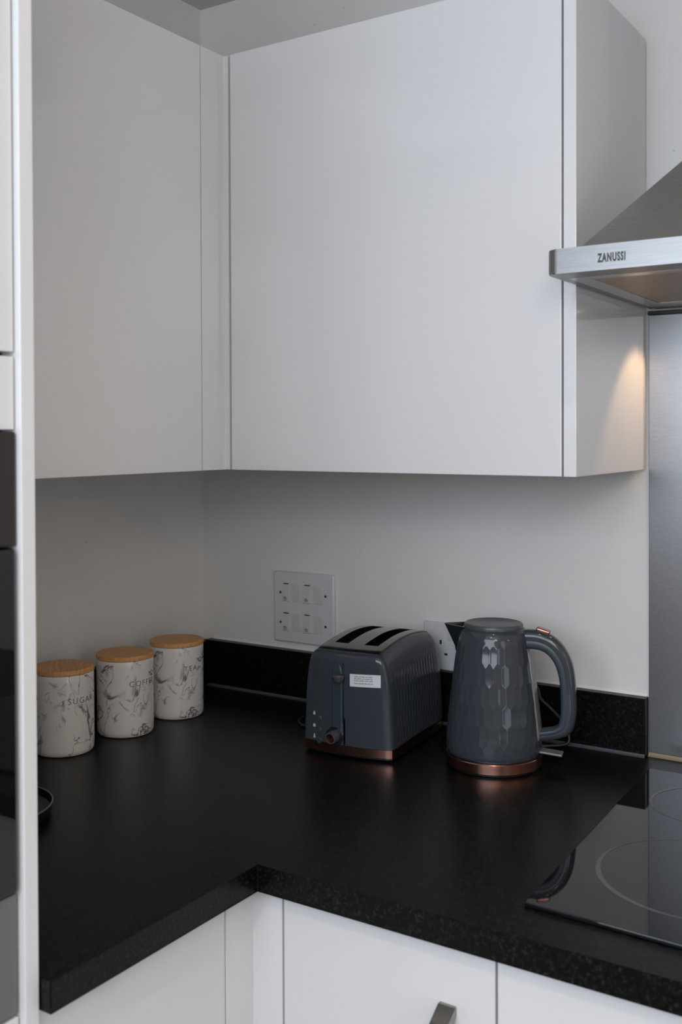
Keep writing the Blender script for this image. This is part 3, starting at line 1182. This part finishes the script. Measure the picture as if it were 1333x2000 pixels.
obj('copper_band', band_bm(0.0068, 0.0205, 0.0006), M_COPPER, t, angle=40)['label'] = 'brushed copper band round the foot'
obj('base', band_bm(0.0035, 0.0069, -0.0012), M_BLACK, t, angle=40)
for fx in (-0.07, 0.07):
    for fy in (0.016, 0.205):
        bm = bmesh.new()
        lathe(bm, [(0.0, 0.0), (0.008, 0.0), (0.009, 0.001), (0.009, 0.0037), (0.0, 0.0037)], 20, cap=False, mtx=Matrix.Translation((fx, fy, 0)))
        bmesh.ops.remove_doubles(bm, verts=bm.verts, dist=1e-6)
        obj('foot', bm, M_BLACK, t)

def fy_(x, z=0.1):
    return bul(x) - .0004


# lever channel: a shallow rounded track, the dark slit beside it and the lever
bm = bmesh.new()
N = 10
cols = []
for i in range(25):
    z = 0.044 + (0.1605 - 0.044) * i / 24
    wch = 0.0105 * (1 if i < 20 else 1 - ((i - 20) / 4.6) ** 2)
    row = []
    for k in range(N + 1):
        q = -1 + 2 * k / N
        x = -0.0140 + q * wch
        dep = 0.0022 * (1 - q * q) if 0 < i < 24 else 0
        row.append(bm.verts.new((x, fy_(x) - .0010 + dep * .35 - (0.0006 if abs(q) < .99 else -.0014), z)))
    cols.append(row)
for a, b in zip(cols, cols[1:]):
    for i in range(N):
        bm.faces.new((a[i], a[i + 1], b[i + 1], b[i]))
obj('lever_track', bm, M_TEAL, t, angle=60)
obj('lever_slit', boxbm(-0.0030, -0.0006, fy_(0) - .0012, fy_(0) + .004, 0.060, 0.1605, bev=.0005), M_DARK, t)
bm = bmesh.new()
prism(bm, [(0.0118 * math.cos(a) * (1 if abs(math.cos(a)) < 2 else 1), 0.0105 * math.sin(a)) for a in [2 * PI * k / 28 for k in range(28)]], 0.0, 0.0125, bev=.0022, seg=3)
for v in bm.verts:
    f = 1 - 0.35 * (1 - v.co.z / 0.0125)
    v.co.x *= f
    v.co.y *= f
bmesh.ops.translate(bm, verts=bm.verts, vec=(-0.0060, fy_(0) - 0.0100, 0.1295))
obj('lever', bm, M_LID, t)
# sticker with tiny print, curved to the face
bm = bmesh.new()
st = []
for i in range(2):
    row = []
    for k in range(13):
        x = 0.0110 + (0.0655 - 0.0110) * k / 12
        z = (0.1222, 0.1432)[i] + (x - 0.011) * 0.035
        row.append(bm.verts.new((x, fy_(x) - .0006, z)))
    st.append(row)
for k in range(12):
    bm.faces.new((st[0][k], st[0][k + 1], st[1][k + 1], st[1][k]))
r_ = bmesh.ops.extrude_face_region(bm, geom=list(bm.faces))
for v in [g for g in r_['geom'] if isinstance(g, bmesh.types.BMVert)]:
    v.co.y += 0.0004
sticker = obj('sticker', bm, M_LABEL, t, angle=60)
sticker['label'] = 'small white paper sticker with four lines of black print'
bm = bmesh.new()
for ln_, zo, sz_ in (('Take out fully and clear', 0.0055, 0.0034), ('along all parts in contact with', 0.0022, 0.0034), ('in the toaster slots again', -0.0011, 0.0034), ('Remove this label before first use', -0.0058, 0.0032)):
    me = text_mesh(ln_, sz_, 0.00005, 1.0, 0.00006)
    tb = bmesh.new()
    tb.from_mesh(me)
    xs_ = [v.co.x for v in tb.verts]
    sc_ = min(1.0, 0.033 / (max(xs_) - min(xs_)))
    for v in tb.verts:
        x = 0.0355 + v.co.x * sc_
        v.co = Vector((x, fy_(x) - .00072 - v.co.z, 0.1338 + zo + v.co.y + (x - .011) * 0.035))
    tb.to_mesh(me)
    tb.free()
    bm.from_mesh(me)
obj('print', bm, M_TEXTGREY, sticker, smooth=False)
# buttons, icons, dial
for zz in (0.0600, 0.0398, 0.0225):
    bm = bmesh.new()
    x = -0.0500
    lathe(bm, [(0.0, 0.0018), (0.0042, 0.0016), (0.0052, 0.0006), (0.0054, -0.001)], 24,
          mtx=Matrix.Translation((x, fy_(x), zz)) @ Matrix.Rotation(PI / 2, 4, 'X'))
    obj('button', bm, M_TEAL, t)
for kind, zz in (('drop', 0.0678), ('flake', 0.0467), ('arrow', 0.0290)):
    x = -0.0605
    bm = bmesh.new()
    if kind == 'drop':
        pts = [(0, .0042), (.0022, .0), (.0022, -.002), (.0008, -.0032), (-.0008, -.0032), (-.0022, -.002), (-.0022, .0)]
    elif kind == 'flake':
        pts = [((.0030 if k % 2 else .0022) * math.cos(PI * k / 6), (.0034 if k % 2 else .0026) * math.sin(PI * k / 6)) for k in range(12)]
    else:
        pts = [(0, .0042), (.0016, .0006), (.0009, .0006), (.0022, -.0036), (-.0022, -.0036), (-.0009, .0006), (-.0016, .0006)]
    a = [bm.verts.new((x + p, fy_(x) - .0006 - .00015 * 0, zz + q)) for p, q in pts]
    b = [bm.verts.new((x + p, fy_(x) + .0004, zz + q)) for p, q in pts]
    bm.faces.new(a)
    bm.faces.new(b[::-1])
    for i in range(len(pts)):
        j = (i + 1) % len(pts)
        bm.faces.new((a[i], b[i], b[j], a[j]))
    obj('icon', bm, M_ICON, t, smooth=False)
bm = bmesh.new()
xd = -0.0185
Rx = Matrix.Translation((xd, fy_(xd), 0.0345)) @ Matrix.Rotation(PI / 2, 4, 'X')
lathe(bm, [(0.0, 0.0016), (0.0155, 0.0014), (0.0165, 0.0004), (0.0165, -0.002)], 40, mtx=Rx)
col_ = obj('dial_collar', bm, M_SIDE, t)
bm = bmesh.new()
lathe(bm, [(0.0105, 0.0010), (0.0108, 0.006), (0.0100, 0.014), (0.0092, 0.0165), (0.0, 0.0166)], 36, mtx=Rx)
dial = obj('dial', bm, M_LID, t)
bm = bmesh.new()
lathe(bm, [(0.0068, 0.0160), (0.0078, 0.0170), (0.0074, 0.0182), (0.0060, 0.0178), (0.0, 0.0176)], 36, mtx=Rx)
obj('dial_cap', bm, M_COPPER, dial)['label'] = 'copper cap of the dial'
# cord loop lying on the worktop left of the toaster
ti = Matrix.Rotation(-TA, 4, 'Z') @ Matrix.Translation((-0.556, 0.280, -WT))
cpts = [(0.470, -0.060, 0.914), (0.440, -0.050, 0.913), (0.395, -0.065, 0.913), (0.362, -0.105, 0.913), (0.365, -0.150, 0.913), (0.395, -0.178, 0.913), (0.440, -0.170, 0.913), (0.475, -0.140, 0.913)]
bm = bmesh.new()
tube(bm, [ti @ Vector(q) for q in cpts], 0.0028, 10, 6)
obj('power_cord', bm, M_BLACK, t)
